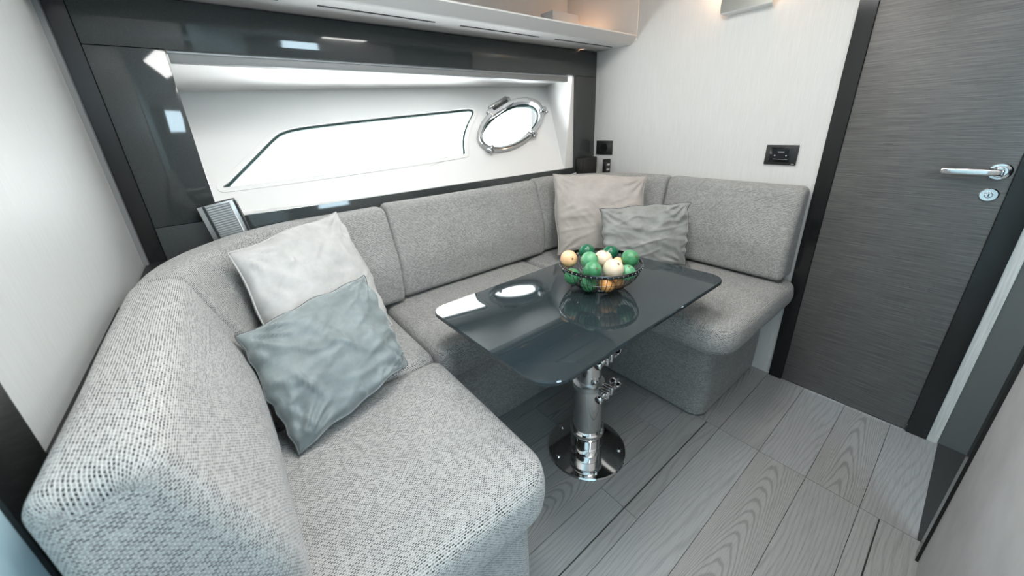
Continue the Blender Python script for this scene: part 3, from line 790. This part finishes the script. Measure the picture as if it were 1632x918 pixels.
FR = [('tangerine', 'pale orange tangerine at the left rim of the fruit bowl, stem facing out', 'fruit', (.897, .841, .800), .0305, O1, .93, (1.15, -.75), 0),
      ('lime', 'dark green lime at the back left of the fruit bowl, behind the tangerine', 'fruit', (1.000, .848, .800), .028, G3, 1.05, (.4, 1.2), .1),
      ('lime', 'light green lime heaped in the middle left of the bowl', 'fruit', (.922, .768, .806), .031, G2, .97, (.8, .3), .1),
      ('lime', 'green lime low at the left front of the bowl, below the tangerine', 'fruit', (.873, .801, .752), .028, G1, 1.0, (.2, -.3), .1),
      ('lime', 'round green lime at the front of the bowl just above the rim', 'fruit', (.896, .731, .788), .030, G1, .98, (.9, -.6), .08),
      ('orange', 'pale peach-coloured orange at the centre back of the fruit heap', 'fruit', (.990, .764, .795), .032, O2, .95, (.2, .2), 0),
      ('lime', 'glossy dark green pointed lime lying at the back right of the bowl', 'fruit', (1.070, .796, .790), .027, G3, 1.18, (.3, 1.25), .2),
      ('orange', 'large cream-coloured orange at the right front of the bowl', 'fruit', (.952, .691, .788), .0345, O2, .98, (.7, -.1), 0),
      ('tangerine', 'small orange tangerine tucked between the pale orange and right lime', 'fruit', (1.028, .728, .782), .020, O1, .95, (0, .3), 0),
      ('lime', 'round green lime on top at the right rim of the bowl', 'fruit', (1.052, .697, .798), .031, G1, 1.0, (1.0, -.4), .08),
      ('lime', 'pale green lime low at the right of the bowl, its stem showing', 'fruit', (1.005, .672, .765), .028, G2, .97, (.3, -.2), .05),
      ('lime', 'green lime at the bottom front seen through the bowl wires', 'fruit', (.907, .756, .728), .028, G1, 1.0, (.5, .5), .05),
      ('orange', 'deep orange fruit at the bottom front seen through the wires', 'fruit', (.942, .706, .731), .027, O3, .95, (.5, .1), 0),
      ('orange', 'orange fruit at the bottom of the bowl on the right', 'fruit', (1.000, .712, .724), .027, O3, .95, (.5, .1), 0),
      ('lime', 'green lime buried in the middle of the bowl', 'fruit', (.965, .800, .738), .030, G1, 1.0, (.5, .1), 0)]
for f in FR: fruit(*f, grp='citrus fruit heaped in the wire bowl')

# ------------------------------------------------------------------ things on the ledge behind the sofa
lg = struct(box('trim_9', XL+.006, -.02, 1.40, YB-.008, .60, .875, M_blackm))
lg = struct(box('trim_9', 1.80, XR-.002, 1.48, YB-.008, .60, .90, M_blackm))
sp = thing('speaker', 'silver-edged portable speaker with ribbed grille leaning in the left sofa corner', 'speaker', (.008, 1.574, .885), None, (math.radians(-2), math.radians(-8), 0))
box('body', -.062, .050, -.010, .024, -.01, .165, M_blackm, sp, bev=.008, seg=3)
box('face_plate', -.060, .048, -.014, -.009, -.008, .163, mat('speaker_face', (.33, .34, .34), .35, .6), sp, bev=.002)
box('ribbed_grille', -.038, .026, -.0165, -.012, -.008, .157, mat('grille_grey', (.17, .175, .175), .5), sp)
for k in range(20): box('rib', -.037, .025, -.0178, -.0160, .002+k*.0078, .0052+k*.0078, M_silver, sp)
box('dark_strip', -.046, -.039, -.0165, -.012, -.008, .162, M_blackm, sp)
box('dark_strip', .040, .047, -.0165, -.012, -.008, .162, M_blackm, sp)
box('light_strip', .0275, .031, -.0175, -.012, -.008, .160, M_white, sp)
s2_ = thing('speaker', 'small black speaker box standing in the right corner below the socket', 'speaker', (1.862, 1.600, .900))
box('body', -.074, .074, -.022, .024, 0, .140, M_blackm, s2_, bev=.006, seg=3)
box('cloth_grille', -.062, .062, -.0245, -.0215, .010, .130, mat('grille_cloth', (.02, .02, .02), .9), s2_, bev=.001)
ck = thing('remote_handset', 'small black handset with pale buttons beside the black speaker box', 'remote control', (1.932, 1.497, .902))
box('body', -.026, .026, -.010, .014, 0, .125, M_black, ck, bev=.005, seg=3)
for z in (.092, .062):
    for x in (-.010, .000, .010): box('button', x-.0028, x+.0028, -.012, -.0095, z-.006, z+.006, M_text, ck, bev=.001)
